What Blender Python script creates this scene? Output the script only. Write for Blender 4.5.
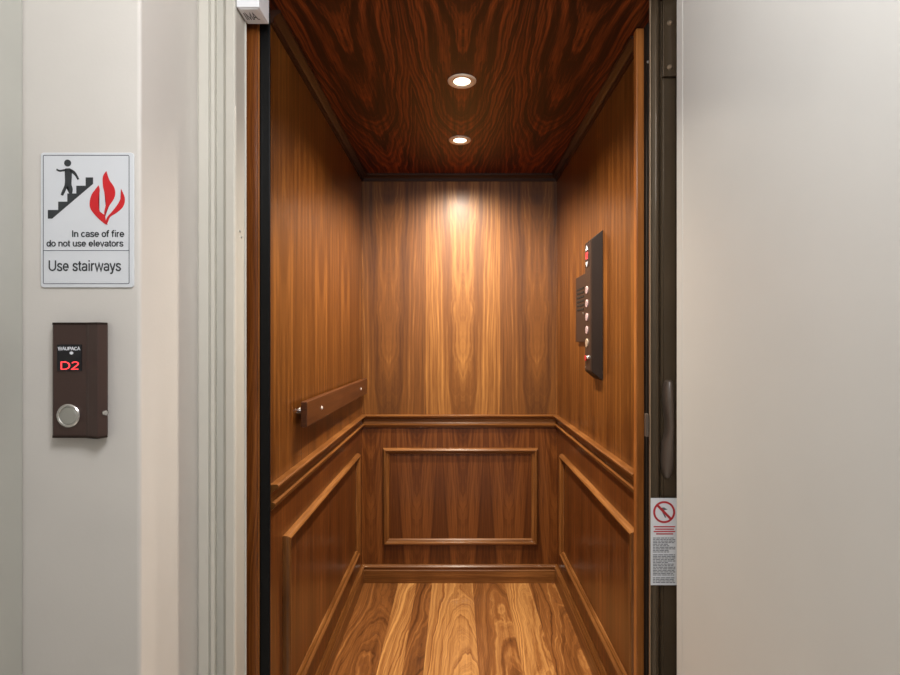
import bpy, bmesh, math
from mathutils import Vector, Matrix

for o in list(bpy.data.objects):
    bpy.data.objects.remove(o)
C = bpy.context.scene.collection
S = bpy.context.scene

# ---------------------------------------------------------------- camera
EYE = 1.245                       # eye height above the floor, metres
F = 527.0                         # focal length in pixels of the 900 px frame
VX, VY = 456.0, 343.0             # where the view axis meets the picture
cd = bpy.data.cameras.new('camera')
cam = bpy.data.objects.new('camera', cd); C.objects.link(cam)
cam.location = (0, 0, EYE); cam.rotation_euler = (math.pi/2, 0, 0)
cd.sensor_width = 36.0; cd.lens = F/900*36
cd.shift_x = (450-VX)/900; cd.shift_y = (VY-337.5)/900
cd.clip_start = 0.02
S.camera = cam

# ---------------------------------------------------------------- world, lights, exposure
S.view_settings.view_transform = 'Standard'; S.view_settings.look = 'None'
S.view_settings.gamma = 1; S.view_settings.use_curve_mapping = False
S.view_settings.exposure = 0.0
w = bpy.data.worlds.new('world'); S.world = w; w.use_nodes = True
bg = w.node_tree.nodes['Background']
bg.inputs[0].default_value = (0.97, 0.985, 1.0, 1); bg.inputs[1].default_value = 0.36

def light(name, kind, loc, rot, energy, color, **kw):
    d = bpy.data.lights.new(name, kind); d.energy = energy; d.color = color
    for k, v in kw.items(): setattr(d, k, v)
    o = bpy.data.objects.new(name, d); C.objects.link(o)
    o.location = loc; o.rotation_euler = rot
    return o
CEIL = EYE+0.875
HALLC = 2.44
LAMPS = [(0.020, 1.760), (0.017, 2.272)]
WARM = (1.0, 0.89, 0.74)
light('hall_fill', 'POINT', (0.08, 0.16, 2.10), (0, 0, 0), 43, (0.965, 0.98, 1.0), shadow_soft_size=0.22)  # unseen fill lamp, added to brighten the door, reveal and pillar
for i, (x, y) in enumerate(LAMPS):
    light('downlight_lamp', 'SPOT', (x, y, CEIL-0.012), (math.radians((5, 12)[i]), 0, 0), (98, 106)[i], WARM, spot_size=math.radians(146), spot_blend=0.8, shadow_soft_size=0.035)

# ---------------------------------------------------------------- node helpers
class T:
    def __init__(s, name):
        s.mat = bpy.data.materials.new(name); s.mat.use_nodes = True
        s.t = s.mat.node_tree; s.b = s.t.nodes['Principled BSDF']
    def n(s, k, **kw):
        x = s.t.nodes.new(k)
        for a, v in kw.items(): setattr(x, a, v)
        return x
    def put(s, sock, v):
        if isinstance(v, bpy.types.NodeSocket): s.t.links.new(v, sock)
        elif v is not None: sock.default_value = v
    def m(s, op, a, b=None, c=None):
        x = s.n('ShaderNodeMath', operation=op)
        s.put(x.inputs[0], a); s.put(x.inputs[1], b); s.put(x.inputs[2], c)
        return x.outputs[0]
    def xyz(s, a, b, c=0.0):
        x = s.n('ShaderNodeCombineXYZ')
        for i, v in enumerate((a, b, c)): s.put(x.inputs[i], v)
        return x.outputs[0]
    def noise(s, vec, scale=1.0, detail=2.0, rough=0.5, dist=0.0):
        x = s.n('ShaderNodeTexNoise'); s.put(x.inputs['Vector'], vec)
        x.inputs['Scale'].default_value = scale; x.inputs['Detail'].default_value = detail
        x.inputs['Roughness'].default_value = rough; x.inputs['Distortion'].default_value = dist
        return x.outputs[0]
    def ramp(s, f, stops, interp='LINEAR'):
        x = s.n('ShaderNodeValToRGB'); s.put(x.inputs[0], f); r = x.color_ramp; r.interpolation = interp
        while len(r.elements) < len(stops): r.elements.new(0.5)
        for e, (p, c) in zip(r.elements, stops):
            e.position = p; e.color = (*c, 1) if len(c) == 3 else c
        return x.outputs[0]

def srgb(r, g, b):
    f = lambda v: ((v/255+0.055)/1.055)**2.4 if v > 10 else v/255/12.92
    return (f(r), f(g), f(b))

def plain(name, col, rough=0.5, metal=0.0, emit=None, es=0.0, coat=0.0, bump=0.0, bscale=200, var=0.04):
    t = T(name); b = t.b
    co = t.n('ShaderNodeTexCoord').outputs['Object']
    nz = t.noise(co, 6.0, 3.0)
    lo = tuple(c*(1-var) for c in col); hi = tuple(min(1, c*(1+var)) for c in col)
    t.put(b.inputs['Base Color'], t.ramp(nz, [(0.3, lo), (0.7, hi)]))
    b.inputs['Roughness'].default_value = rough; b.inputs['Metallic'].default_value = metal
    b.inputs['Coat Weight'].default_value = coat
    if emit: b.inputs['Emission Color'].default_value = (*emit, 1); b.inputs['Emission Strength'].default_value = es
    if bump:
        bn = t.n('ShaderNodeBump'); bn.inputs['Strength'].default_value = bump; bn.inputs['Distance'].default_value = 0.001
        t.put(bn.inputs['Height'], t.noise(co, bscale, 2.0)); t.put(b.inputs['Normal'], bn.outputs[0])
    return t.mat

def wood(name, across, along, dark, mid, lite, leaf=None, centre=0.0, A=1.0, B=1.0, warp=0.6, freq=3.0,
         bands=0.5, fibre=0.22, tone=0.3, rough=0.32, coat=0.35, coat_rough=0.12, planks=None, leaf_tone=0.0, seed=0.0, gain=1.0, spec=0.35, sheen_bump=0.0):
    """veneer: growth rings cut tangentially (arches), fine pores along the grain, book-matched leaves"""
    t = T(name); b = t.b
    co = t.n('ShaderNodeTexCoord').outputs['Object']
    sp = t.n('ShaderNodeSeparateXYZ'); t.put(sp.inputs[0], co)
    u = sp.outputs['XYZ'.index(across)]; v = sp.outputs['XYZ'.index(along)]
    sd = seed
    pp = t.m('SUBTRACT', u, centre)
    par = None
    if leaf:
        par = t.m('COSINE', t.m('MULTIPLY', t.m('FLOOR', t.m('ADD', t.m('DIVIDE', pp, 2*leaf), 0.5)), math.pi))
        pp = t.m('PINGPONG', pp, leaf)
    if planks:
        # planks: [(left edge, seed, brightness)]
        base, span = planks[0][0], planks[-1][0]-planks[0][0]
        f = t.m('DIVIDE', t.m('SUBTRACT', u, base), span)
        cr = t.ramp(f, [((p[0]-base)/span, (p[1], p[2], p[3])) for p in planks[:-1]], 'CONSTANT')
        sr = t.n('ShaderNodeSeparateColor'); t.put(sr.inputs[0], cr)
        sd = t.m('MULTIPLY', sr.outputs[0], 40.0); bright = sr.outputs[1]
        ctr = t.m('ADD', t.m('MULTIPLY', sr.outputs[2], span), base)
        pp = t.m('SUBTRACT', u, ctr)
    big = t.noise(t.xyz(t.m('MULTIPLY', pp, 5.0), t.m('MULTIPLY', v, 1.3), sd), 1.0, 2.0, 0.5)
    q = t.m('MULTIPLY', pp, 10.0)
    ring = t.m('MULTIPLY', t.m('MULTIPLY', q, q), A)
    ring = t.m('ADD', ring, t.m('MULTIPLY', v, B))
    ring = t.m('ADD', ring, t.m('MULTIPLY', big, warp*4))
    midn = t.noise(t.xyz(t.m('MULTIPLY', pp, 28.0), t.m('MULTIPLY', v, 9.0), sd), 1.0, 2.0, 0.6)
    ring = t.m('ADD', ring, t.m('MULTIPLY', midn, warp*0.45+0.05))
    r1 = t.noise(t.xyz(t.m('MULTIPLY', ring, freq), sd, 3.7), 1.0, 4.0, 0.68)
    r1 = t.m('MULTIPLY', t.m('SUBTRACT', r1, 0.5), 2.4)
    fb = t.noise(t.xyz(t.m('MULTIPLY', pp, 260.0), t.m('MULTIPLY', v, 5.0), sd), 1.0, 2.0, 0.7)
    fb = t.m('SUBTRACT', fb, 0.5)
    fb2 = t.noise(t.xyz(t.m('MULTIPLY', pp, 60.0), t.m('MULTIPLY', v, 1.5), 9.0), 1.0, 2.0, 0.6)
    fb2 = t.m('SUBTRACT', fb2, 0.5)
    tn = t.m('SUBTRACT', t.noise(t.xyz(t.m('MULTIPLY', pp, 12.0), t.m('MULTIPLY', v, 0.9), 21.0+seed), 1.0, 2.0, 0.5), 0.5)
    f = t.m('ADD', 0.5, t.m('MULTIPLY', r1, bands))
    f = t.m('ADD', f, t.m('MULTIPLY', fb, fibre*1.6))
    f = t.m('ADD', f, t.m('MULTIPLY', fb2, fibre*1.6))
    f = t.m('ADD', f, t.m('MULTIPLY', tn, tone*2))
    if planks: f = t.m('ADD', f, t.m('SUBTRACT', bright, 0.5))
    if par and leaf_tone: f = t.m('ADD', f, t.m('MULTIPLY', par, leaf_tone))
    col = t.ramp(f, [(0.05, dark), (0.5, mid), (0.95, lite)])
    if gain != 1.0:
        mx = t.n('ShaderNodeMix', data_type='RGBA', blend_type='MULTIPLY'); mx.inputs[0].default_value = 1.0
        t.put(mx.inputs[6], col); mx.inputs[7].default_value = (gain, gain, gain, 1); col = mx.outputs[2]
    t.put(b.inputs['Base Color'], col)
    b.inputs['Roughness'].default_value = rough; b.inputs['Specular IOR Level'].default_value = spec
    b.inputs['Coat Weight'].default_value = coat; b.inputs['Coat Roughness'].default_value = coat_rough
    bn = t.n('ShaderNodeBump'); bn.inputs['Strength'].default_value = 0.12+sheen_bump; bn.inputs['Distance'].default_value = 0.0006
    t.put(bn.inputs['Height'], f); t.put(b.inputs['Normal'], bn.outputs[0])
    return t.mat

# ---------------------------------------------------------------- materials
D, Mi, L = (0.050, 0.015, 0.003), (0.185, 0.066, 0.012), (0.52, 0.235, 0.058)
M = {}
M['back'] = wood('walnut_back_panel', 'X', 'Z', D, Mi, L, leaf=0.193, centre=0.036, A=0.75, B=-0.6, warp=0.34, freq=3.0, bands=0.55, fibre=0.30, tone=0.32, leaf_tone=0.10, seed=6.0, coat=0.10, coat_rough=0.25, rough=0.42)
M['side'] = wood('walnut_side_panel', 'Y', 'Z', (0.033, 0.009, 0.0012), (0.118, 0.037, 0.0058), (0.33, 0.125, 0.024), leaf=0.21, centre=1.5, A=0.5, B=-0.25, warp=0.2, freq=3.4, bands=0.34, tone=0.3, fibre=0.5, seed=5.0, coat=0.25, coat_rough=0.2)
Dr, Mr, Lr = (0.030, 0.008, 0.002), (0.110, 0.031, 0.006), (0.29, 0.098, 0.022)
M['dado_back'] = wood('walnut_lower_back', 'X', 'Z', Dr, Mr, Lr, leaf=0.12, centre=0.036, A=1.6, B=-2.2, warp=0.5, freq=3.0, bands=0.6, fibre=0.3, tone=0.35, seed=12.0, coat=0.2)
M['dado_side'] = wood('walnut_lower_side', 'Y', 'Z', Dr, Mr, Lr, leaf=0.21, centre=1.5, A=0.5, B=-0.2, warp=0.2, freq=3.4, bands=0.32, tone=0.3, fibre=0.5, seed=8.0, coat=0.22, coat_rough=0.2)
M['ceil'] = wood('shaded_red_walnut_ceiling', 'X', 'Y', (0.006, 0.001, 0.0005), (0.052, 0.009, 0.0025), (0.36, 0.080, 0.017), leaf=0.17, centre=0.02, A=0.8, B=2.0, warp=0.5, freq=5.5, bands=0.75, fibre=0.42, tone=0.3, seed=4.0, rough=0.45, coat=0.05)  # reddish stain, with the ceiling's dimness also put into the colour
tl = dict(A=0.0, B=0.0, warp=0.2, bands=0.1, tone=0.25, fibre=0.5, coat=0.12, spec=0.25)
TD, TM, TL = (0.055, 0.018, 0.004), (0.165, 0.060, 0.014), (0.36, 0.155, 0.045)
M['trim_x'] = wood('walnut_moulding_x', 'Z', 'X', TD, TM, TL, **tl)
M['trim_y'] = wood('walnut_moulding_y', 'Z', 'Y', TD, TM, TL, **tl)
M['trim_z_lit'] = wood('lit_walnut_moulding_z', 'X', 'Z', (0.17, 0.052, 0.011), (0.34, 0.115, 0.026), (0.48, 0.19, 0.048), **tl)  # brightened copy of the moulding wood, hall light painted into its colour
M['stile_x'] = wood('walnut_stile_x', 'X', 'Z', TD, TM, TL, **tl)
M['stile_y'] = wood('walnut_stile_y', 'Y', 'Z', TD, TM, TL, **tl)
M['crown'] = wood('dark_walnut_crown', 'Z', 'X', (0.010, 0.003, 0.001), (0.028, 0.008, 0.003), (0.07, 0.022, 0.007), A=0, B=0, warp=0.2, bands=0.1, tone=0.12, fibre=0.2, coat=0.15, rough=0.45)
M['rail'] = wood('walnut_handrail', 'Z', 'Y', (0.03, 0.010, 0.004), (0.080, 0.026, 0.009), (0.17, 0.06, 0.02), A=0, B=0, warp=0.3, bands=0.3, tone=0.25, fibre=0.4, coat=0.3)
M['strip'] = wood('knotty_red_wood', 'X', 'Z', (0.03, 0.008, 0.002), (0.17, 0.045, 0.007), (0.32, 0.105, 0.02), A=0.6, B=1.6, warp=1.4, freq=3.0, bands=0.7, fibre=0.3, coat=0.1, seed=3.0)
pl = [(-0.60, .05, .30, .20), (-0.300, .21, .66, .36), (-0.205, .37, .32, .42), (-0.124, .48, .70, .52), (0.083, .62, .40, .66), (0.253, .74, .68, .80), (0.375, .89, .40, .90), (0.62, 1, .5, 1)]
M['floor'] = wood('plank_floor', 'X', 'Y', (0.075, 0.024, 0.007), (0.27, 0.100, 0.026), (0.64, 0.32, 0.100), A=1.8, B=2.6, warp=1.1, freq=3.6, bands=0.66, fibre=0.26, tone=0.08, planks=pl, rough=0.28, coat=0.3)
M['wall'] = plain('warm_white_plaster', (0.66, 0.625, 0.585), 0.6, bump=0.15, bscale=160, var=0.02)
M['wallgrey_shaded'] = plain('shaded_grey_green_plaster', (0.46, 0.455, 0.415), 0.6, bump=0.15, bscale=160, var=0.02)  # grey-green tint, darkened in colour for the grazing light on this wall
M['frame'] = plain('cream_painted_frame', (0.65, 0.625, 0.56), 0.32, coat=0.2, var=0.02)
M['door'] = plain('white_painted_door', (0.565, 0.555, 0.53), 0.42, coat=0.0, bump=0.05, bscale=90, var=0.015)
M['hallfloor'] = wood('hall_floor_boards', 'X', 'Y', (0.3, 0.27, 0.23), (0.42, 0.39, 0.35), (0.5, 0.47, 0.43), leaf=0.12, A=0.4, B=1, bands=0.3)
M['bronze'] = plain('dark_bronze_metal', (0.080, 0.055, 0.032), 0.28, 0.5, coat=0.3, var=0.1)
M['bronze_dark'] = plain('brown_black_metal', (0.030, 0.020, 0.014), 0.35, 0.4, var=0.1)
M['bronze_light'] = plain('worn_bronze_edge', (0.30, 0.22, 0.15), 0.35, 0.6, var=0.1)
M['handle'] = plain('brown_plastic_handle', (0.095, 0.068, 0.052), 0.38, var=0.1, coat=0.2)
M['call'] = plain('bronze_call_box', (0.070, 0.040, 0.033), 0.38, 0.35, coat=0.15, var=0.08)
M['call_dark'] = plain('dark_brown_plate', (0.034, 0.020, 0.015), 0.45, 0.2)
M['black'] = plain('satin_black_metal', (0.026, 0.016, 0.012), 0.5, 0.0, var=0.1)
M['screen'] = plain('black_display_glass', (0.01, 0.01, 0.013), 0.12)
M['chrome'] = plain('brushed_chrome', (0.75, 0.74, 0.72), 0.22, 1.0)
M['bright_steel'] = plain('bright_screw_steel', (0.9, 0.88, 0.84), 0.45, 0.6)
M['steel'] = plain('satin_steel', (0.55, 0.55, 0.52), 0.38, 0.9)
M['led'] = plain('red_led_light', (0.8, 0.05, 0.05), 0.4, emit=(1.0, 0.05, 0.06), es=1.6)
M['whiteprint'] = plain('white_print', (0.78, 0.80, 0.85), 0.5)
M['signwhite'] = plain('white_sign_plate', (0.70, 0.72, 0.76), 0.35, var=0.01)
M['ink'] = plain('dark_grey_ink', (0.028, 0.032, 0.036), 0.5)
M['greyink'] = plain('grey_ink', (0.12, 0.13, 0.15), 0.5)
M['paleink'] = plain('pale_grey_print', (0.33, 0.33, 0.34), 0.6)
M['red'] = plain('sign_red', (0.62, 0.010, 0.016), 0.4, var=0.02)
M['darkred'] = plain('notice_red', (0.45, 0.02, 0.03), 0.5, var=0.02)
M['pink'] = plain('pale_pink_halo', (0.82, 0.64, 0.64), 0.5, var=0.01)
M['cream'] = plain('cream_lamp_ring', (0.85, 0.72, 0.58), 0.35)
M['lens'] = plain('glowing_lamp_lens', (1, 0.95, 0.85), 0.3, emit=(1.0, 0.86, 0.66), es=4)
M['button'] = plain('lit_button', (0.45, 0.31, 0.30), 0.4, emit=(1.0, 0.62, 0.58), es=0.10)
M['button_dim'] = plain('dim_button', (0.45, 0.36, 0.27), 0.35, 0.4)
M['box'] = plain('white_plastic_case', (0.80, 0.81, 0.84), 0.35, var=0.01)
M['rubber'] = plain('black_rubber', (0.006, 0.006, 0.006), 0.35, 0.0, coat=0.0)
M['wardark'] = plain('unlit_shaft_blockwork', (0.05, 0.045, 0.04), 0.9, bump=0.2, bscale=80)
M['shadowgap'] = plain('gap_shade', (0.02, 0.016, 0.013), 0.7)

for k_ in ('rubber', 'black', 'shadowgap'): M[k_].node_tree.nodes['Principled BSDF'].inputs['Specular IOR Level'].default_value = 0.15

# ---------------------------------------------------------------- mesh helpers
def P(px, py, z): return Vector(((px-VX)/F*z, z, EYE-(py-VY)/F*z))
def X(px, z): return (px-VX)/F*z
def Z(py, z): return EYE-(py-VY)/F*z

def link(name, bm, m, parent=None, loc=(0, 0, 0), smooth=False, bevel=0.0, kind=None):
    bmesh.ops.recalc_face_normals(bm, faces=bm.faces)
    me = bpy.data.meshes.new(name); bm.to_mesh(me); bm.free()
    for mm in (m if isinstance(m, list) else [m]): me.materials.append(M[mm])
    if smooth:
        for p in me.polygons: p.use_smooth = True
    o = bpy.data.objects.new(name, me); C.objects.link(o); o.location = loc
    if smooth: me.shade_smooth(); me.set_sharp_from_angle(angle=math.radians(35))
    if bevel:
        bv = o.modifiers.new('bevel', 'BEVEL'); bv.width = bevel; bv.segments = 3; bv.limit_method = 'ANGLE'
    if parent: o.parent = parent
    if kind: o['kind'] = kind
    return o
def struct(name, bm, m, **kw): return link(name, bm, m, kind='structure', **kw)
def thing(name, label, cat, loc, group=None):
    o = bpy.data.objects.new(name, None); C.objects.link(o); o.location = loc; o.empty_display_size = 0.05
    o['label'] = label; o['category'] = cat
    if group: o['group'] = group
    return o
def box(x0, x1, y0, y1, z0, z1, bm=None):
    bm = bm or bmesh.new()
    v = [bm.verts.new(c) for c in ((x0,y0,z0),(x1,y0,z0),(x1,y1,z0),(x0,y1,z0),(x0,y0,z1),(x1,y0,z1),(x1,y1,z1),(x0,y1,z1))]
    for f in ((0,1,2,3),(4,5,6,7),(0,1,5,4),(1,2,6,5),(2,3,7,6),(3,0,4,7)): bm.faces.new([v[i] for i in f])
    return bm
def prism(pts, axis, a0, a1, bm=None):
    """closed outline pts in the plane across `axis`, extruded from a0 to a1"""
    bm = bm or bmesh.new()
    def mk(p, a):
        return {'x': (a, p[0], p[1]), 'y': (p[0], a, p[1]), 'z': (p[0], p[1], a)}[axis]
    A = [bm.verts.new(mk(p, a0)) for p in pts]; B_ = [bm.verts.new(mk(p, a1)) for p in pts]
    n = len(pts)
    for i in range(n): bm.faces.new([A[i], A[(i+1)%n], B_[(i+1)%n], B_[i]])
    bm.faces.new(A[::-1]); bm.faces.new(B_)
    return bm
def sweep(prof, a, b, nrm, up, ma=0.0, mb=0.0, bm=None):
    """moulding: closed profile (stand-off, height) run from a to b, mitred by ma/mb times the stand-off"""
    bm = bm or bmesh.new(); a, b, nrm, up = map(Vector, (a, b, nrm, up)); d = (b-a).normalized()
    A = [bm.verts.new(a+nrm*p+up*h+d*(ma*p)) for p, h in prof]
    B_ = [bm.verts.new(b+nrm*p+up*h-d*(mb*p)) for p, h in prof]
    n = len(prof)
    for i in range(n): bm.faces.new([A[i], A[(i+1)%n], B_[(i+1)%n], B_[i]])
    bm.faces.new(A[::-1]); bm.faces.new(B_)
    return bm
def frame_rect(prof, o, du, dv, w, h, nrm):
    """picture-frame moulding round a w x h rectangle from corner o; profile (inset, stand-off)"""
    # material 0 on the horizontal rails, 1 on the upright ones
    bm = bmesh.new(); o, du, dv, nrm = map(Vector, (o, du, dv, nrm)); loops = []
    for i, p in prof:
        loops.append([bm.verts.new(o+du*a+dv*b+nrm*p) for a, b in ((i, i), (w-i, i), (w-i, h-i), (i, h-i))])
    n = len(loops)
    for k in range(n):
        A, B_ = loops[k], loops[(k+1) % n]
        for j in range(4): bm.faces.new([A[j], A[(j+1)%4], B_[(j+1)%4], B_[j]]).material_index = j % 2
    return bm
def lathe(prof, seg=32, axis='z', bm=None, c=(0, 0, 0)):
    bm = bm or bmesh.new(); rings = []; c = Vector(c)
    def mk(r, h, a):
        x, y = r*math.cos(a), r*math.sin(a)
        return c+Vector({'z': (x, y, h), 'y': (x, h, y), 'x': (h, x, y)}[axis])
    for r, h in prof:
        rings.append([bm.verts.new(mk(0, h, 0))] if r < 1e-7 else [bm.verts.new(mk(r, h, 2*math.pi*i/seg)) for i in range(seg)])
    for A, B_ in zip(rings, rings[1:]):
        for i in range(seg):
            j = (i+1) % seg
            q = [A[i % len(A)], A[j % len(A)], B_[j % len(B_)], B_[i % len(B_)]]
            u = []
            for v in q:
                if v not in u: u.append(v)
            if len(u) > 2: bm.faces.new(u)
    return bm
def _arc(cx, cy, rx, ry, a0, a1, n=10):
    return [(cx+rx*math.cos(math.radians(a0+(a1-a0)*i/n)), cy+ry*math.sin(math.radians(a0+(a1-a0)*i/n))) for i in range(n+1)]
GLYPHS = {   # advance width, strokes (grotesque letters drawn as pen strokes, cap height 0.72)
 'I': (.26, [[(.13, 0), (.13, .72)]]),
 'n': (.52, [[(.09, 0), (.09, .53)], _arc(.26, .32, .17, .17, 180, 0)+[(.43, 0)]]),
 'c': (.49, [_arc(.26, .265, .19, .225, 48, 312, 14)]),
 'a': (.51, [_arc(.25, .36, .17, .13, 160, 0)+[(.42, .06), (.45, .03)], _arc(.24, .155, .17, .115, 55, 330, 14)]),
 's': (.47, [[(.41, .40), (.36, .47), (.25, .50), (.13, .47), (.09, .39), (.14, .31), (.34, .23), (.41, .14), (.35, .05), (.24, .03), (.11, .06), (.06, .15)]]),
 'e': (.53, [[(.08, .27), (.45, .27)]+_arc(.265, .265, .19, .225, 0, 318, 16)]),
 'o': (.53, [_arc(.265, .265, .195, .225, 0, 360, 20)]),
 'f': (.31, [[(.13, 0), (.13, .56)]+_arc(.27, .56, .14, .145, 180, 75, 6), [(.01, .47), (.27, .47)]]),
 'i': (.23, [[(.115, 0), (.115, .53)], [(.115, .64), (.115, .73)]]),
 'l': (.23, [[(.115, 0), (.115, .73)]]),
 'r': (.34, [[(.09, 0), (.09, .53)], _arc(.25, .33, .16, .16, 180, 75, 6)]),
 'd': (.53, [_arc(.25, .265, .175, .225, 0, 360, 20), [(.44, 0), (.44, .73)]]),
 't': (.28, [[(.13, .66), (.13, .14)]+_arc(.235, .14, .105, .10, 180, 280, 6), [(.02, .49), (.26, .49)]]),
 'u': (.52, [[(.43, 0), (.43, .53)], [(.09, .53)]+_arc(.26, .21, .17, .17, 180, 360)]),
 'v': (.47, [[(.04, .53), (.235, .02), (.43, .53)]]),
 'w': (.70, [[(.04, .53), (.19, .02), (.35, .50), (.51, .02), (.66, .53)]]),
 'y': (.47, [[(.04, .53), (.24, .03)], [(.43, .53), (.22, -.08), (.17, -.155), (.05, -.16)]]),
 'U': (.70, [[(.10, .72)]+_arc(.35, .27, .25, .23, 180, 360, 12)+[(.60, .72)]]),
 'W': (.88, [[(.03, .72), (.23, .02), (.44, .70), (.65, .02), (.85, .72)]]),
 'A': (.64, [[(.03, 0), (.32, .70), (.61, 0)], [(.14, .25), (.50, .25)]]),
 'P': (.62, [[(.10, 0), (.10, .68), (.35, .68)]+_arc(.38, .505, .18, .175, 90, -90)+[(.10, .33)]]),
 'C': (.68, [_arc(.36, .36, .28, .33, 40, 320, 14)]),
 'D': (.68, [[(.10, .04), (.10, .68), (.30, .68)]+_arc(.30, .36, .30, .32, 90, -90, 12)+[(.10, .04)]]),
 '2': (.54, [_arc(.265, .52, .19, .17, 165, -30, 10)+[(.07, .045), (.48, .045)]]),
 '0': (.54, [_arc(.27, .36, .19, .33, 0, 360, 20)]),
 'M': (.80, [[(.09, 0), (.09, .70), (.40, .05), (.71, .70), (.71, 0)]]),
 '.': (.25, [[(.125, 0), (.125, .09)]]), ' ': (.26, [])}
def text_mesh(body, size, depth=0.0003, pen=0.088):
    bm = bmesh.new(); x = 0.0; h = pen/2
    for chr_ in body:
        adv, strokes = GLYPHS[chr_]
        for st in strokes:
            n = len(st); L_, R_ = [], []
            for i in range(n):
                a = Vector(st[i])-Vector(st[i-1]) if i else None
                b = Vector(st[i+1])-Vector(st[i]) if i < n-1 else None
                if i == 0 and st[0] == st[-1]: a = Vector(st[0])-Vector(st[-2])
                da = (a or b).normalized(); db_ = (b or a).normalized()
                t_ = da+db_
                t_ = t_.normalized() if t_.length > 0.3 else da
                nn = Vector((-t_.y, t_.x)); k_ = h/max(0.45, nn.dot(Vector((-da.y, da.x))))
                p = Vector(st[i])
                L_.append(p+nn*k_); R_.append(p-nn*k_)
            V = [[bm.verts.new(((x+p.x)*size, p.y*size, zz)) for p in Q] for Q in (L_, R_) for zz in (depth, -depth)]
            for i in range(n-1):
                bm.faces.new([V[0][i], V[0][i+1], V[2][i+1], V[2][i]]); bm.faces.new([V[1][i], V[1][i+1], V[3][i+1], V[3][i]])
                bm.faces.new([V[0][i], V[0][i+1], V[1][i+1], V[1][i]]); bm.faces.new([V[2][i], V[2][i+1], V[3][i+1], V[3][i]])
        x += adv
    for v in bm.verts: v.co.x -= x*size/2
    return bm
def text(name, body, size, loc, m, parent, rot=(math.pi/2, 0, 0), fit=None, **kw):
    bm = text_mesh(body, size, **kw)
    if fit:
        xs = [v.co.x for v in bm.verts]; k = fit/(max(xs)-min(xs))
        for v in bm.verts: v.co.x *= k
    from mathutils import Euler
    bm.transform(Euler(rot).to_matrix().to_4x4())
    return link(name, bm, m, parent, loc)

# ================================================================ LARGE STRUCTURE
XL, XR, YB, YF = -0.490, 0.526, 2.745, 1.41
RAIL = EYE-0.372
# cab shell
struct('wall_back', box(XL, XR, YB, YB+0.03, RAIL-0.03, CEIL), 'back')
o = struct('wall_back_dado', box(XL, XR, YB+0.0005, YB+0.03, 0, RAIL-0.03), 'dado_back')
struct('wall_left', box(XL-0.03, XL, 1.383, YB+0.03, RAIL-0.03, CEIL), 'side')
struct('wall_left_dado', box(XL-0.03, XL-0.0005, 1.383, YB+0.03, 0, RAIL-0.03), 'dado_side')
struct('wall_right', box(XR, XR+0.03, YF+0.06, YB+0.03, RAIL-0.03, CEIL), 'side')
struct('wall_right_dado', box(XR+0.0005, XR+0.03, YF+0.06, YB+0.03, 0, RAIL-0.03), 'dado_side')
struct('floor', box(XL-0.03, XR+0.03, YF-0.01, YB+0.03, -0.03, 0), 'floor')
cm = box(XL-0.03, XR+0.03, 1.29, YB+0.03, CEIL, CEIL+0.02)
struct('ceiling', cm, 'ceil')

# hall
FY, FR = 1.025, 1.25                       # hall wall face, lift door frame face
NX = 0.6146                                # niche half width
struct('wall_front', box(X(25, FY)-0.3, -NX, FY, FR+0.06, 0, HALLC), 'wall', bevel=0.006)
struct('wall_front_return', box(NX+0.06, 1.7, FY, FR+0.06, 0, HALLC), 'wall', bevel=0.006)
struct('wall_front_header', box(-NX, NX+0.06, FY, FR+0.06, 2.26, HALLC), 'wall')
lx = X(24, FY)
struct('wall_hall_left', box(lx-0.05, lx, -2.2, FY, 0, HALLC), 'wallgrey_shaded', bevel=0.006)
struct('wall_hall_right', box(1.7, 1.75, -2.2, FY+0.1, 0, HALLC), 'wall')
struct('floor_hall', box(lx, 1.7, -2.2, FR+0.06, -0.03, -0.001), 'hallfloor')
struct('ceiling_hall', box(lx-0.05, 1.75, -2.2, FR+0.06, HALLC, HALLC+0.03), 'wall')
# shaft around the cab
struct('wall_shaft_left', box(-0.80, -0.75, FR+0.06, YB+0.1, -0.1, HALLC), 'wardark')
struct('wall_shaft_right', box(0.80, 0.85, FR+0.06, YB+0.1, -0.1, HALLC), 'wardark')
struct('wall_shaft_back', box(-0.80, 0.85, YB+0.1, YB+0.15, -0.1, HALLC), 'wardark')
struct('ceiling_shaft', box(-0.80, 0.85, FR+0.06, YB+0.15, HALLC, HALLC+0.03), 'wardark')

# painted steel door frame, left jamb: profile across (x, y), run full height
def J(px, y): return (X(px, y), y)
jamb = [(-NX, FR+0.004), J(198.5, FR+0.004), J(199, FR-0.003), J(208.5, FR-0.003), J(209.5, FR+0.003), J(210.5, FR+0.003),
        J(211, FR-0.006), J(214.5, FR-0.006), J(215.5, FR+0.0)]
jamb += [J(217, FR+0.028), J(223.5, FR+0.028), J(226, FR+0.004), J(233.5, FR-0.002), J(235, FR+0.001)]
jx = jamb[-1][0]
jamb += [(jx+0.001, FR+0.006), (jx, FR+0.058), (jx+0.003, FR+0.062), (-NX, FR+0.062)]
struct('trim_1', prism(jamb, 'z', 0, 2.15), 'frame')
struct('trim_2', box(jx-0.09, NX+0.06, FR+0.002, FR+0.062, 2.15, 2.26), 'frame')
struct('trim_3', box(0.575, NX+0.06, FR+0.002, FR+0.062, 0, 2.15), 'frame')
# two small fixing screws in the jamb return
for i, (px, py) in enumerate(((239.5, 231), (241, 237))):
    y = -(jx)*F/(VX-px)
    s = link('screw', lathe([(0.0, 0.0022), (0.0025, 0.0018), (0.0038, 0.0)], 14, 'x'), 'steel', None, (jx+0.0005, y, Z(py, y)), smooth=True)
    s['label'] = ['tiny upper screw in the inner face of the cream door frame', 'tiny lower screw in the inner face of the cream door frame'][i]
    s['category'] = 'screw'

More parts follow.
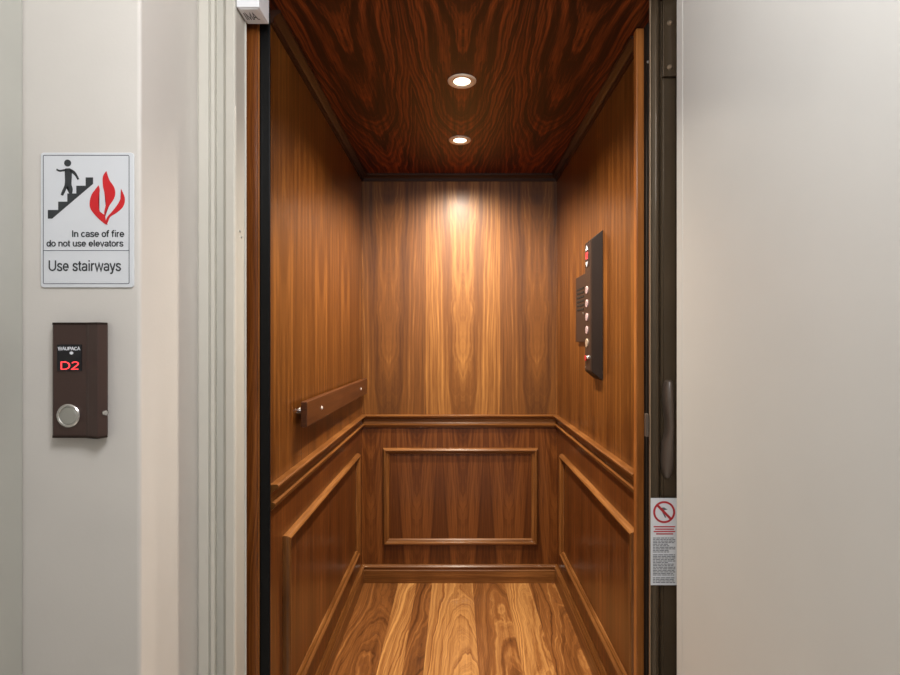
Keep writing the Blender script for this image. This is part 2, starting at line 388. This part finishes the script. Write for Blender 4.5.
# open swing door, seen from its inner side
dt = math.radians(2.0)
db = bmesh.new()
dp = [(0.0, 0.004), (0.004, 0.0), (0.045, 0.0), (0.045, -0.86), (0.0, -0.86), (0.0, -0.060), (-0.0012, -0.056), (-0.0012, -0.004)]
dp = [(0.002, 0.0), (0.045, 0.0), (0.045, -0.86), (0.002, -0.86), (0.001, -0.034), (0.0, -0.030), (0.0, -0.004)]
ca, sa = math.cos(dt), math.sin(dt)
hx = X(676, FR)
dpts = [(hx+p*ca-q*sa, FR+p*sa+q*ca) for p, q in dp]
struct('door_1', prism(dpts, 'z', 0.006, 2.14), 'door')

# mouldings in the cab -------------------------------------------------------
chair = [(0, -0.068), (0.006, -0.068), (0.012, -0.060), (0.015, -0.054), (0.015, -0.050), (0.006, -0.046), (0.003, -0.040),
         (0.004, -0.024), (0.012, -0.016), (0.021, -0.012), (0.024, -0.007), (0.024, -0.003), (0.020, 0.0), (0, 0)]
base = [(0, -0.094), (0.014, -0.094), (0.014, -0.030), (0.011, -0.026), (0.011, -0.020), (0.015, -0.014), (0.015, -0.010), (0.009, -0.004), (0.007, 0), (0, 0)]
crown = [(0, -0.034), (0.007, -0.034), (0.010, -0.028), (0.010, -0.022), (0.017, -0.015), (0.026, -0.010), (0.029, -0.006), (0.029, 0), (0, 0)]
def run(name, prof, z, m_back, m_side):
    out = []
    s = 'structure'
    nb = name[0]; nl = name[1]; nr = name[2]
    link(nb, sweep(prof, (XL, YB, z), (XR, YB, z), (0, -1, 0), (0, 0, 1), 1, 1), m_back, kind=s)
    link(nl, sweep(prof, (XL, 1.384, z), (XL, YB, z), (1, 0, 0), (0, 0, 1), 0, 1), m_side, kind=s)
    link(nr, sweep(prof, (XR, YF+0.09, z), (XR, YB, z), (-1, 0, 0), (0, 0, 1), 0, 1), m_side, kind=s)
run(('trim_4', 'trim_5', 'trim_6'), chair, RAIL, 'trim_x', 'trim_y')
run(('baseboard_back', 'baseboard_left', 'baseboard_right'), base, 0.094, 'trim_x', 'trim_y')
run(('trim_7', 'trim_8', 'trim_9'), crown, CEIL, 'crown', 'crown')
# raised panel mouldings (inset, stand-off)
pm = [(0, 0), (0.001, 0.009), (0.005, 0.016), (0.010, 0.020), (0.015, 0.019), (0.018, 0.013), (0.020, 0.010), (0.026, 0.009), (0.032, 0.004), (0.033, 0)]
zt, zb = EYE-0.546, EYE-1.050
struct('trim_10', frame_rect(pm, (-0.380, YB, zb), (1, 0, 0), (0, 0, 1), 0.806, zt-zb, (0, -1, 0)), ['trim_x', 'stile_x'])
struct('trim_11', frame_rect(pm, (XL, 1.492, zb), (0, 1, 0), (0, 0, 1), 2.612-1.492, zt-zb, (1, 0, 0)), ['trim_y', 'stile_y'])
struct('trim_12', frame_rect(pm, (XR, 1.525, zb), (0, 1, 0), (0, 0, 1), 2.600-1.525, zt-zb, (-1, 0, 0)), ['trim_y', 'stile_y'])
# front corner posts and the shaded gap
struct('trim_13', box(0.500, 0.5225, 1.462, 1.485, 0, CEIL-0.001), 'trim_z_lit', bevel=0.003)
struct('trim_14', box(X(240, 1.34), X(257.5, 1.34), 1.340, 1.36, 0, CEIL-0.001), 'strip', bevel=0.002)
struct('gap_shade_board', box(0.5225, 0.70, 1.440, 1.470, 0, CEIL), 'shadowgap')  # dark board added in the gap, its black standing in for shade

# ================================================================ OBJECTS
# -- recessed lights
names = ['round recessed ceiling light nearest the doorway, with starry glow', 'round recessed ceiling light further in, near the back wall']
ring_prof = [(0.0275, 0.0), (0.0285, -0.0030), (0.0325, -0.0036), (0.034, -0.0046), (0.0385, -0.0052), (0.044, -0.0050), (0.0475, -0.0022), (0.048, 0.0)]
first = None
for i, (x, y) in enumerate(LAMPS):
    if first is None:
        r = thing('recessed_light', names[0], 'ceiling light', (x, y, CEIL), 'recessed lights in the lift ceiling')
        link('ring', lathe(ring_prof, 48), 'cream', r, smooth=True)
        link('lens', lathe([(0, -0.0035), (0.014, -0.0032), (0.024, -0.002), (0.028, -0.0005)], 48), 'lens', r, smooth=True)
        first = r
    else:
        r = first.copy(); C.objects.link(r); r.location = (x, y, CEIL); r['label'] = names[1]
        for ch in list(first.children):
            c = ch.copy(); C.objects.link(c); c.parent = r

# -- handrail: flat board on the left wall
h0, h1 = 1.613, 2.70
hx0, hx1 = -0.476, -0.456
zr = EYE-0.219
hr = thing('handrail', 'flat walnut handrail with two chrome screws on the left wall', 'handrail', (XL, (h0+h1)/2, zr))
def rel(bm, o):
    bmesh.ops.translate(bm, verts=bm.verts, vec=-Vector(o.location)); return bm
link('board', rel(box(hx0, hx1, h0, h1, zr-0.039, zr+0.039), hr), 'rail', hr, bevel=0.0025)
for y in (1.79, 2.53):
    link('screw', rel(lathe([(0, 0.0035), (0.004, 0.003), (0.0075, 0.0)], 20, 'x', c=(hx1, y, zr-0.002)), hr), 'bright_steel', hr, smooth=True)
for y in (1.655, 2.53):
    link('standoff', rel(lathe([(0.010, 0), (0.010, 0.014), (0, 0.014), ], 20, 'x', c=(XL, y, zr+0.006)), hr), 'chrome', hr, smooth=True)

# -- car operating panel on the right wall
pz0, pz1 = Z(380.5, 1.899), Z(230.5, 1.899)
y0, y1 = 1.885, 2.005
cop = thing('control_panel', 'tall black lift control panel with lit buttons on right wall', 'control panel', (XR, (y0+y1)/2, (pz0+pz1)/2))
# body: chamfered front side, chamfered top and bottom
bm = bmesh.new()
ch = 0.030
A = [bm.verts.new(c) for c in ((XR, y0, pz0), (XR, y1, pz0), (XR, y1, pz1), (XR, y0, pz1))]
k = XR-0.036
B_ = [bm.verts.new(c) for c in ((k, y0+0.016, pz0+ch), (k, y1-0.004, pz0+ch), (k, y1-0.004, pz1-ch), (k, y0+0.016, pz1-ch))]
for i in range(4): bm.faces.new([A[i], A[(i+1)%4], B_[(i+1)%4], B_[i]])
bm.faces.new(A); bm.faces.new(B_)
link('body', rel(bm, cop), 'black', cop, bevel=0.0015)
link('faceplate', rel(box(k-0.0015, k, y0+0.026, y1-0.010, pz0+ch+0.006, pz1-ch-0.006), cop), 'call_dark', cop)
fy = 1.962
def face_z(py): return Z(py, fy)
d = link('display', rel(box(k-0.003, k-0.0015, 1.935, 1.988, face_z(267), face_z(244)), cop), 'screen', cop)
text('digits', '02', 0.034, Vector((k-0.0034, fy, face_z(259)))-Vector(cop.location), 'led', cop, rot=(math.pi/2, 0, -math.pi/2), depth=0.0003)
for zc, s in ((248.5, 1), (264, -1)):
    zc = face_z(zc)
    bm = prism([(fy-0.016, zc-0.007*s), (fy+0.016, zc-0.007*s), (fy, zc+0.011*s)], 'x', k-0.004, k-0.0028)
    link('arrow', rel(bm, cop), 'whiteprint', cop)
for i, py in enumerate((290, 303.5, 317, 330)):
    b_ = link('button', rel(lathe([(0.0145, 0), (0.0145, -0.003), (0.0135, -0.004), (0.0, -0.004)], 28, 'x', c=(k-0.0012, fy, face_z(py))), cop), 'button', cop)
    b_['label'] = 'pink-white lit round button'
    link('number', rel(box(k-0.0062, k-0.0050, fy-0.002, fy+0.002, face_z(py)-0.007, face_z(py)+0.007), cop), 'greyink', b_)
b_ = link('button', rel(lathe([(0.0165, 0), (0.0165, -0.003), (0.0155, -0.004), (0.0, -0.004)], 28, 'x', c=(k-0.0012, fy, face_z(343))), cop), 'button_dim', cop)
b_['label'] = 'dull unlit brass button'
link('stop_button', rel(lathe([(0.007, 0), (0.007, -0.003), (0.010, -0.004), (0.010, -0.008), (0.0, -0.009)], 28, 'x', c=(k-0.0012, 1.962, face_z(358))), cop), 'darkred', cop, smooth=True)
link('key_switch', rel(lathe([(0.008, 0), (0.008, -0.004), (0.006, -0.010), (0.0, -0.011)], 20, 'x', c=(k-0.0012, 1.937, face_z(357))), cop), 'chrome', cop, smooth=True)
for z_ in (pz0+ch+0.014, pz1-ch-0.014):
    link('screw', rel(lathe([(0.003, 0), (0.003, -0.001), (0.0, -0.0015)], 12, 'x', c=(k-0.0012, 1.99, z_)), cop), 'steel', cop)

# -- emergency phone panel behind it
q0, q1 = 2.07, 2.262
ipz0, ipz1 = Z(342, 2.25), Z(278, 2.25)
ip = thing('intercom_panel', 'small dark slotted intercom plate on right wall behind the control panel', 'intercom', (XR, (q0+q1)/2, (ipz0+ipz1)/2))
link('plate', rel(box(XR-0.012, XR, q0, q1, ipz0, ipz1), ip), 'call_dark', ip, bevel=0.002)
bm = bmesh.new()
for i in range(6):
    zc = ipz1-0.055-i*0.017
    box(XR-0.0135, XR-0.0118, q0+0.05, q1-0.03, zc-0.0035, zc+0.0035, bm)
link('speaker_slots', rel(bm, ip), 'shadowgap', ip)
link('screw', rel(lathe([(0.004, 0), (0.004, -0.001), (0, -0.0018)], 12, 'x', c=(XR-0.012, 2.13, ipz0+0.115)), ip), 'steel', ip)

# -- fire safety sign
QY = FY-0.0035
sx0, sx1 = X(40.5, QY), X(133.5, QY); sz0, sz1 = Z(287.5, QY), Z(152.5, QY)
sg = thing('fire_sign', 'white sign telling people to use stairways in case of fire, on wall', 'sign', ((sx0+sx1)/2, FY, sz0))
def rrect(x0, x1, z0, z1, r, n=5):
    pts = []
    for cx, cz, a in ((x1-r, z1-r, 0), (x0+r, z1-r, 90), (x0+r, z0+r, 180), (x1-r, z0+r, 270)):
        for i in range(n+1):
            t_ = math.radians(a+90*i/n); pts.append((cx+r*math.cos(t_), cz+r*math.sin(t_)))
    return pts
link('plate', rel(prism(rrect(sx0, sx1, sz0, sz1, 0.006), 'y', FY-0.0035, FY), sg), 'signwhite', sg, bevel=0.001)
q = FY-0.0035
def SP(px, py): return (X(px, QY), Z(py, QY))
def outline_ring(x0, x1, z0, z1, r, wd):
    bm = bmesh.new(); a = rrect(x0, x1, z0, z1, r); b = rrect(x0+wd, x1-wd, z0+wd, z1-wd, max(r-wd, 0.0005))
    for yy in (q-0.0004,):
        A = [bm.verts.new((p[0], yy, p[1])) for p in a]; B2 = [bm.verts.new((p[0], yy, p[1])) for p in b]
        A0 = [bm.verts.new((p[0], q+0.0002, p[1])) for p in a]; B0 = [bm.verts.new((p[0], q+0.0002, p[1])) for p in b]
        n = len(a)
        for i in range(n):
            j = (i+1) % n
            bm.faces.new([A[i], A[j], B2[j], B2[i]]); bm.faces.new([A[i], A[j], A0[j], A0[i]]); bm.faces.new([B2[i], B2[j], B0[j], B0[i]])
    return bm
a, b = SP(43, 284); c, d_ = SP(129.5, 155)
bm = outline_ring(a, c, b, d_, 0.003, 0.0013)
zl = SP(0, 250.5)[1]; box(a, c, q-0.0004, q+0.0002, zl-0.0006, zl+0.0006, bm)
link('border', rel(bm, sg), 'greyink', sg)
def smoothpoly(pts, n=4):
    """Catmull-Rom through pts; points given with a third value 1 stay sharp"""
    out = []; m_ = len(pts)
    for i in range(m_):
        p0, p1, p2, p3 = (Vector(pts[(i+k_) % m_][:2]) for k_ in (-1, 0, 1, 2))
        s1 = len(pts[i]) > 2; s2 = len(pts[(i+1) % m_]) > 2
        if s1: p0 = p1
        if s2: p3 = p2
        for k_ in range(n):
            t_ = k_/n
            out.append(0.5*((2*p1)+(p2-p0)*t_+(2*p0-5*p1+4*p2-p3)*t_*t_+(3*p1-p0-3*p2+p3)*t_**3))
    return out
def flat(name, polys, m, parent, dy=0.0005, conv=None, base_y=None, smooth_=False):
    bm = bmesh.new()
    for pts in polys:
        pp = [conv(*p[:2]) for p in pts]
        prism(pp, 'y', (base_y if base_y is not None else q)-dy, (base_y if base_y is not None else q)+0.0002, bm)
    bmesh.ops.triangulate(bm, faces=[f for f in bm.faces if len(f.verts) > 4])
    return link(name, rel(bm, parent), m, parent)
# zoomed crop (50..130, 150..225) is 9 px per photo px
def ZC(x, y): return SP(50+x/9, 150+y/9)
def sm(p): return [tuple(v) for v in smoothpoly(p)]
stair = [(-18, 540), (75, 540), (75, 465), (157, 465), (157, 392), (238, 392), (238, 322), (322, 322), (322, 247), (388, 247), (388, 305), (20, 618), (-18, 618)]
flat('stair_pictogram', [stair], 'ink', sg, conv=ZC)
head = [(160+31*math.cos(i*math.pi/10), 118+31*math.sin(i*math.pi/10)) for i in range(20)]
torso = sm([(135, 172), (160, 166), (188, 170), (197, 200), (196, 260), (194, 310), (205, 350), (200, 392, 1), (175, 392, 1), (170, 340), (158, 325), (140, 368), (118, 412, 1), (98, 405, 1), (110, 370), (132, 320), (138, 260), (138, 210)])
arm1 = sm([(62, 168, 1), (90, 180), (125, 174), (150, 168, 1), (150, 192, 1), (120, 192), (85, 196), (58, 182, 1)])
arm2 = sm([(180, 168, 1), (215, 185), (240, 215), (264, 262, 1), (248, 268, 1), (228, 235), (205, 212), (185, 205, 1)])
flat('person_pictogram', [head, torso, arm1, arm2], 'ink', sg, conv=ZC, dy=0.0007)
f1 = sm([(438, 318, 1), (448, 360), (440, 430), (440, 500), (450, 555), (478, 575), (495, 590), (505, 640), (520, 672, 1), (495, 665), (430, 610), (372, 540), (358, 480), (375, 405), (410, 355)])
f2 = sm([(508, 190, 1), (535, 270), (575, 330), (588, 385), (575, 440), (535, 500), (505, 560), (498, 600), (490, 560), (505, 480), (495, 400), (478, 320), (478, 240)])
f3 = sm([(640, 350, 1), (668, 410), (674, 460), (655, 515), (600, 565), (545, 600), (525, 640), (512, 672, 1), (505, 640), (520, 600), (560, 555), (610, 490), (640, 425)])
flat('flame_pictogram', [f1, f2, f3], 'red', sg, conv=ZC, dy=0.0007)
def sgtext(body, px0, px1, py, size, m='ink', pen=0.115):
    x0, x1 = X(px0, QY), X(px1, QY)
    return text('lettering', body, size, Vector(((x0+x1)/2, q-0.0003, Z(py, QY)))-Vector(sg.location), m, sg, fit=x1-x0, pen=pen)
sgtext('In case of fire', 72, 124, 237, 0.0178)
sgtext('do not use elevators', 46.5, 123.5, 246.5, 0.0172)
sgtext('Use stairways', 48.5, 121, 271, 0.0285, pen=0.10)

# -- landing call station
CY = FY-0.020
cx0, cx1 = X(53, FY), X(108, FY); cz0, cz1 = Z(438, CY), Z(322.5, CY)
cs = thing('call_station', 'dark bronze lift call box showing red D2 below the fire sign', 'call box', ((cx0+cx1)/2, FY, cz0))
xs = lambda px: X(px, CY)
fd = 0.020
prof = [(X(a_, FY-d__), FY-d__) for a_, d__ in ((54.5, 0), (52.6, fd*0.85), (53.5, fd*0.95), (86, fd), (89, fd+0.004), (97, fd+0.010), (98.5, fd+0.009), (104, 0.020), (107.5, 0.014), (108, 0.008), (107, 0))]
link('housing', rel(prism(prof, 'z', cz0+0.004, cz1-0.004), cs), 'call', cs, bevel=0.0008)
for za, zb_ in ((cz0, cz0+0.0045), (cz1-0.0045, cz1)):
    link('end_cap', rel(prism([(p[0], p[1]-(0.0008 if p[1] < FY else 0)) for p in prof], 'z', za, zb_), cs), 'black', cs)
fq = FY-fd
def slab(name, px0, px1, py0, py1, m, parent, y=None, th=0.001):
    y = fq if y is None else y
    return link(name, rel(box(xs(px0), xs(px1), y-th, y+0.002, Z(py1, CY), Z(py0, CY)), cs), m, parent)
sc_ = slab('display', 57.5, 82, 344.5, 371, 'screen', cs, th=0.0012)
text('lettering', 'WAUPACA', 0.0085, Vector((xs(69.6), fq-0.0014, Z(350.2, CY)))-Vector(cs.location), 'whiteprint', sc_, fit=xs(80.8)-xs(58.3), pen=0.15)
link('emblem', rel(prism([(xs(72+2*math.cos(i)), Z(353-1.6*math.sin(i), CY)) for i in [j*math.pi/4 for j in range(8)]], 'y', fq-0.0016, fq-0.001), cs), 'whiteprint', sc_)
text('digits', 'D2', 0.0215, Vector((xs(70.2), fq-0.0014, Z(369.6, CY)))-Vector(cs.location), 'led', sc_, fit=xs(79.2)-xs(61.2), pen=0.075)
cb = (xs(69.2), fq, Z(415.5, CY))
bt = link('call_button', rel(lathe([(0.0222, 0.001), (0.0222, -0.003), (0.0205, -0.0045), (0.0178, -0.0045), (0.0165, -0.0025)], 40, 'y', c=cb), cs), 'chrome', cs, smooth=True)
link('button_face', rel(lathe([(0.0166, -0.0020), (0.0155, -0.0032), (0.0, -0.0036)], 40, 'y', c=cb), cs), 'steel', bt, smooth=True)
link('key_lock', rel(lathe([(0.006, 0.004), (0.006, 0.0), (0.0045, 0.0035), (0.0, 0.004)][::-1], 20, 'x', c=(X(104.5, FY-0.019), FY-0.019, Z(413, CY))), cs), 'chrome', cs, smooth=True)

# -- interlock box at the top of the left jamb
bx0, bx1, by0, by1, bz = X(235, FR), X(259, FR), FR+0.0, FR+0.068, EYE+0.797
ib = thing('door_interlock', 'white box with printed underside at the top of the left door jamb', 'door lock', ((bx0+bx1)/2, (by0+by1)/2, bz))
link('case', rel(box(bx0+0.003, bx1, by0, by1, bz, bz+0.06), ib), 'box', ib, bevel=0.002)
link('bottom_plate', rel(box(bx0+0.009, bx1-0.005, by0+0.006, by1-0.005, bz-0.0012, bz), ib), 'box', ib)
text('lettering', 'IMA.', 0.036, Vector(((bx0+bx1)/2-0.002, by0+0.047, bz-0.0014))-Vector(ib.location), 'greyink', ib, rot=(math.pi, 0, 0), fit=0.032, pen=0.12, depth=0.0002)

# -- left strike post of the gate
sy = 1.345
sp_ = thing('gate_strike_post', 'narrow black rubber-edged post standing left of the lift entrance', 'gate post', ((X(258, sy)+X(271, sy))/2, sy, 0))
link('post', rel(prism([(X(259.2, sy), sy), (X(270.5, sy), sy), (X(270.5, sy)-0.012, sy+0.035), (X(259.2, sy), sy+0.035)], 'z', 0.0, CEIL-0.03), sp_), 'rubber', sp_, bevel=0.004)
link('cover_strip', rel(box(X(256, sy), X(259.2, sy), sy+0.001, sy+0.02, 0.0, CEIL-0.03), sp_), 'trim_z_lit', sp_)
0 and link('bumper', rel(lathe([(0.0045, 0), (0.0045, CEIL-0.04)], 16, 'z', c=(X(264.5, sy), sy-0.0005, 0.005)), sp_), 'rubber', sp_, smooth=True)

# -- bronze gate at the right of the entrance
gy = 1.335
g = thing('cab_gate', 'dark bronze gate stacked at the right of the entrance, with pull handle', 'gate', (X(663, gy), gy, 0))
gx = lambda px: X(px, gy)
ztop = CEIL-0.004
gp = [(gx(650.5)+0.022, gy+0.05), (gx(650.5), gy+0.004), (gx(652), gy), (gx(655), gy-0.006), (gx(657.5), gy-0.006), (gx(660), gy), (gx(661.5), gy+0.006), (gx(664), gy+0.006),
      (gx(664.5), gy+0.004), (gx(676), gy+0.004), (gx(677), gy+0.010), (gx(686), gy+0.010), (gx(686), gy+0.05)]
link('lead_post', rel(prism(gp, 'z', 0.01, ztop), g), 'bronze', g, bevel=0.0006)
link('edge_strip', rel(box(gx(649.4), gx(650.8), gy-0.002, gy+0.003, 0.01, ztop), g), 'bronze_light', g)
hb = link('hanger_plate', rel(box(gx(662.5), gx(676), gy-0.004, gy+0.004, Z(77, gy), ztop), g), 'bronze', g, bevel=0.001)
for py in (24, 68):
    link('bolt', rel(lathe([(0.0, -0.005), (0.004, -0.0045), (0.0062, -0.002), (0.0068, 0)], 20, 'y', c=(gx(669), gy-0.004, Z(py, gy))), g), 'bronze_light', hb, smooth=True)
# the pull: waisted bar
bm = bmesh.new(); rings = []
for py, w_, dp_, off in ((380, 4, 0.010, 2.2), (381.5, 7.5, 0.018, 1.6), (388, 9.5, 0.024, 0.6), (400, 10.5, 0.028, 0.2), (415, 8.6, 0.030, 1.2), (425, 7.4, 0.030, 1.8), (433, 8.0, 0.030, 1.4),
                    (442, 10.5, 0.030, -0.4), (455, 12, 0.028, -0.8), (466, 12, 0.024, -0.8), (474, 9.5, 0.018, -0.4), (478, 5, 0.010, 0.2)):
    cxp = gx(667.5+off*0.6); hw = w_/2/F*gy; zc = Z(py, gy)
    rings.append([bm.verts.new((cxp+hw*math.cos(t_), gy+0.004-dp_*max(0, math.sin(t_))**0.7 if math.sin(t_) > 0 else gy+0.004, zc)) for t_ in [math.pi*i/12 for i in range(13)]])
for A, B2 in zip(rings, rings[1:]):
    for i in range(12): bm.faces.new([A[i], A[i+1], B2[i+1], B2[i]])
    bm.faces.new([A[0], B2[0], B2[-1], A[-1]])
bm.faces.new(rings[0]); bm.faces.new(rings[-1])
link('pull_handle', rel(bm, g), 'handle', g, smooth=True)
link('latch_catch', rel(box(gx(646), gx(649.2), gy+0.002, gy+0.012, Z(437, gy), Z(414, gy)), g), 'handle', g, bevel=0.001)
# -- notice stuck to the gate
ny = gy-0.0062
nt = thing('notice_sticker', 'white prohibition notice with red circle stuck on the bronze gate post', 'sticker', (gx(663.5), ny, Z(585, gy)))
def NP(px, py): return (X(px, ny), Z(py, ny))
flat('paper', [[(650.6, 498), (677, 498), (677, 585), (650.6, 585)]], 'paper' if 'paper' in M else 'signwhite', nt, conv=NP, base_y=ny, dy=0.0008)
cir = [(664+math.cos(i*math.pi/20), 512+math.sin(i*math.pi/20)) for i in range(40)]
def circ_ring(r0, r1, cx_, cy_, n=40):
    bm = bmesh.new()
    A = [[bm.verts.new((X(cx_+r*math.cos(2*math.pi*i/n), ny), yy, Z(cy_+r*math.sin(2*math.pi*i/n), ny))) for i in range(n)] for r in (r0, r1) for yy in (ny-0.0012, ny-0.0006)]
    for i in range(n):
        j = (i+1) % n
        bm.faces.new([A[0][i], A[0][j], A[2][j], A[2][i]]); bm.faces.new([A[2][i], A[2][j], A[3][j], A[3][i]]); bm.faces.new([A[0][i], A[0][j], A[1][j], A[1][i]])
    return bm
link('red_circle', rel(circ_ring(9.0, 11.0, 664, 512), nt), 'darkred', nt)
flat('red_slash', [[(656.4, 506), (658, 504.2), (671.6, 518), (670, 519.8)]], 'darkred', nt, conv=NP, base_y=ny, dy=0.0013)
flat('hand_pictogram', [[(660.8, 507.5), (664, 507.3), (667.5, 509.5), (664, 510), (664.3, 513.5), (666.3, 517.5), (664.8, 517.5), (662.4, 513)]], 'greyink', nt, conv=NP, base_y=ny, dy=0.0010)
bars = []; rbars = []
for i, (a_, b_) in enumerate(((653.5, 675), (655, 674), (653.5, 675), (656, 673))):
    rbars.append([(a_, 526+i*2.4), (b_, 526+i*2.4), (b_, 527.2+i*2.4), (a_, 527.2+i*2.4)])
import random
rnd = random.Random(4)
yy = 537.5
while yy < 582:
    e = 675-rnd.choice((0, 0, 0, 1, 6))
    x_ = 652.8
    while x_ < e-1:
        x2 = min(e, x_+rnd.uniform(1.8, 5)); bars.append([(x_, yy), (x2, yy), (x2, yy+0.75), (x_, yy+0.75)]); x_ = x2+0.6
    yy += 1.55
    if rnd.random() < 0.12: yy += 1.3
flat('red_warning_lines', rbars, 'darkred', nt, conv=NP, base_y=ny, dy=0.0011)
flat('fine_print', bars, 'greyink', nt, conv=NP, base_y=ny, dy=0.0011)
# -- small screw in the dark gap beside the post
s = link('screw', lathe([(0, -0.003), (0.003, -0.002), (0.004, 0)], 14, 'y'), 'steel', None, (X(648, 1.44), 1.44, Z(62, 1.44)), smooth=True)
s['label'] = 'tiny bright screw in the dark gap high beside the bronze gate'; s['category'] = 'screw'
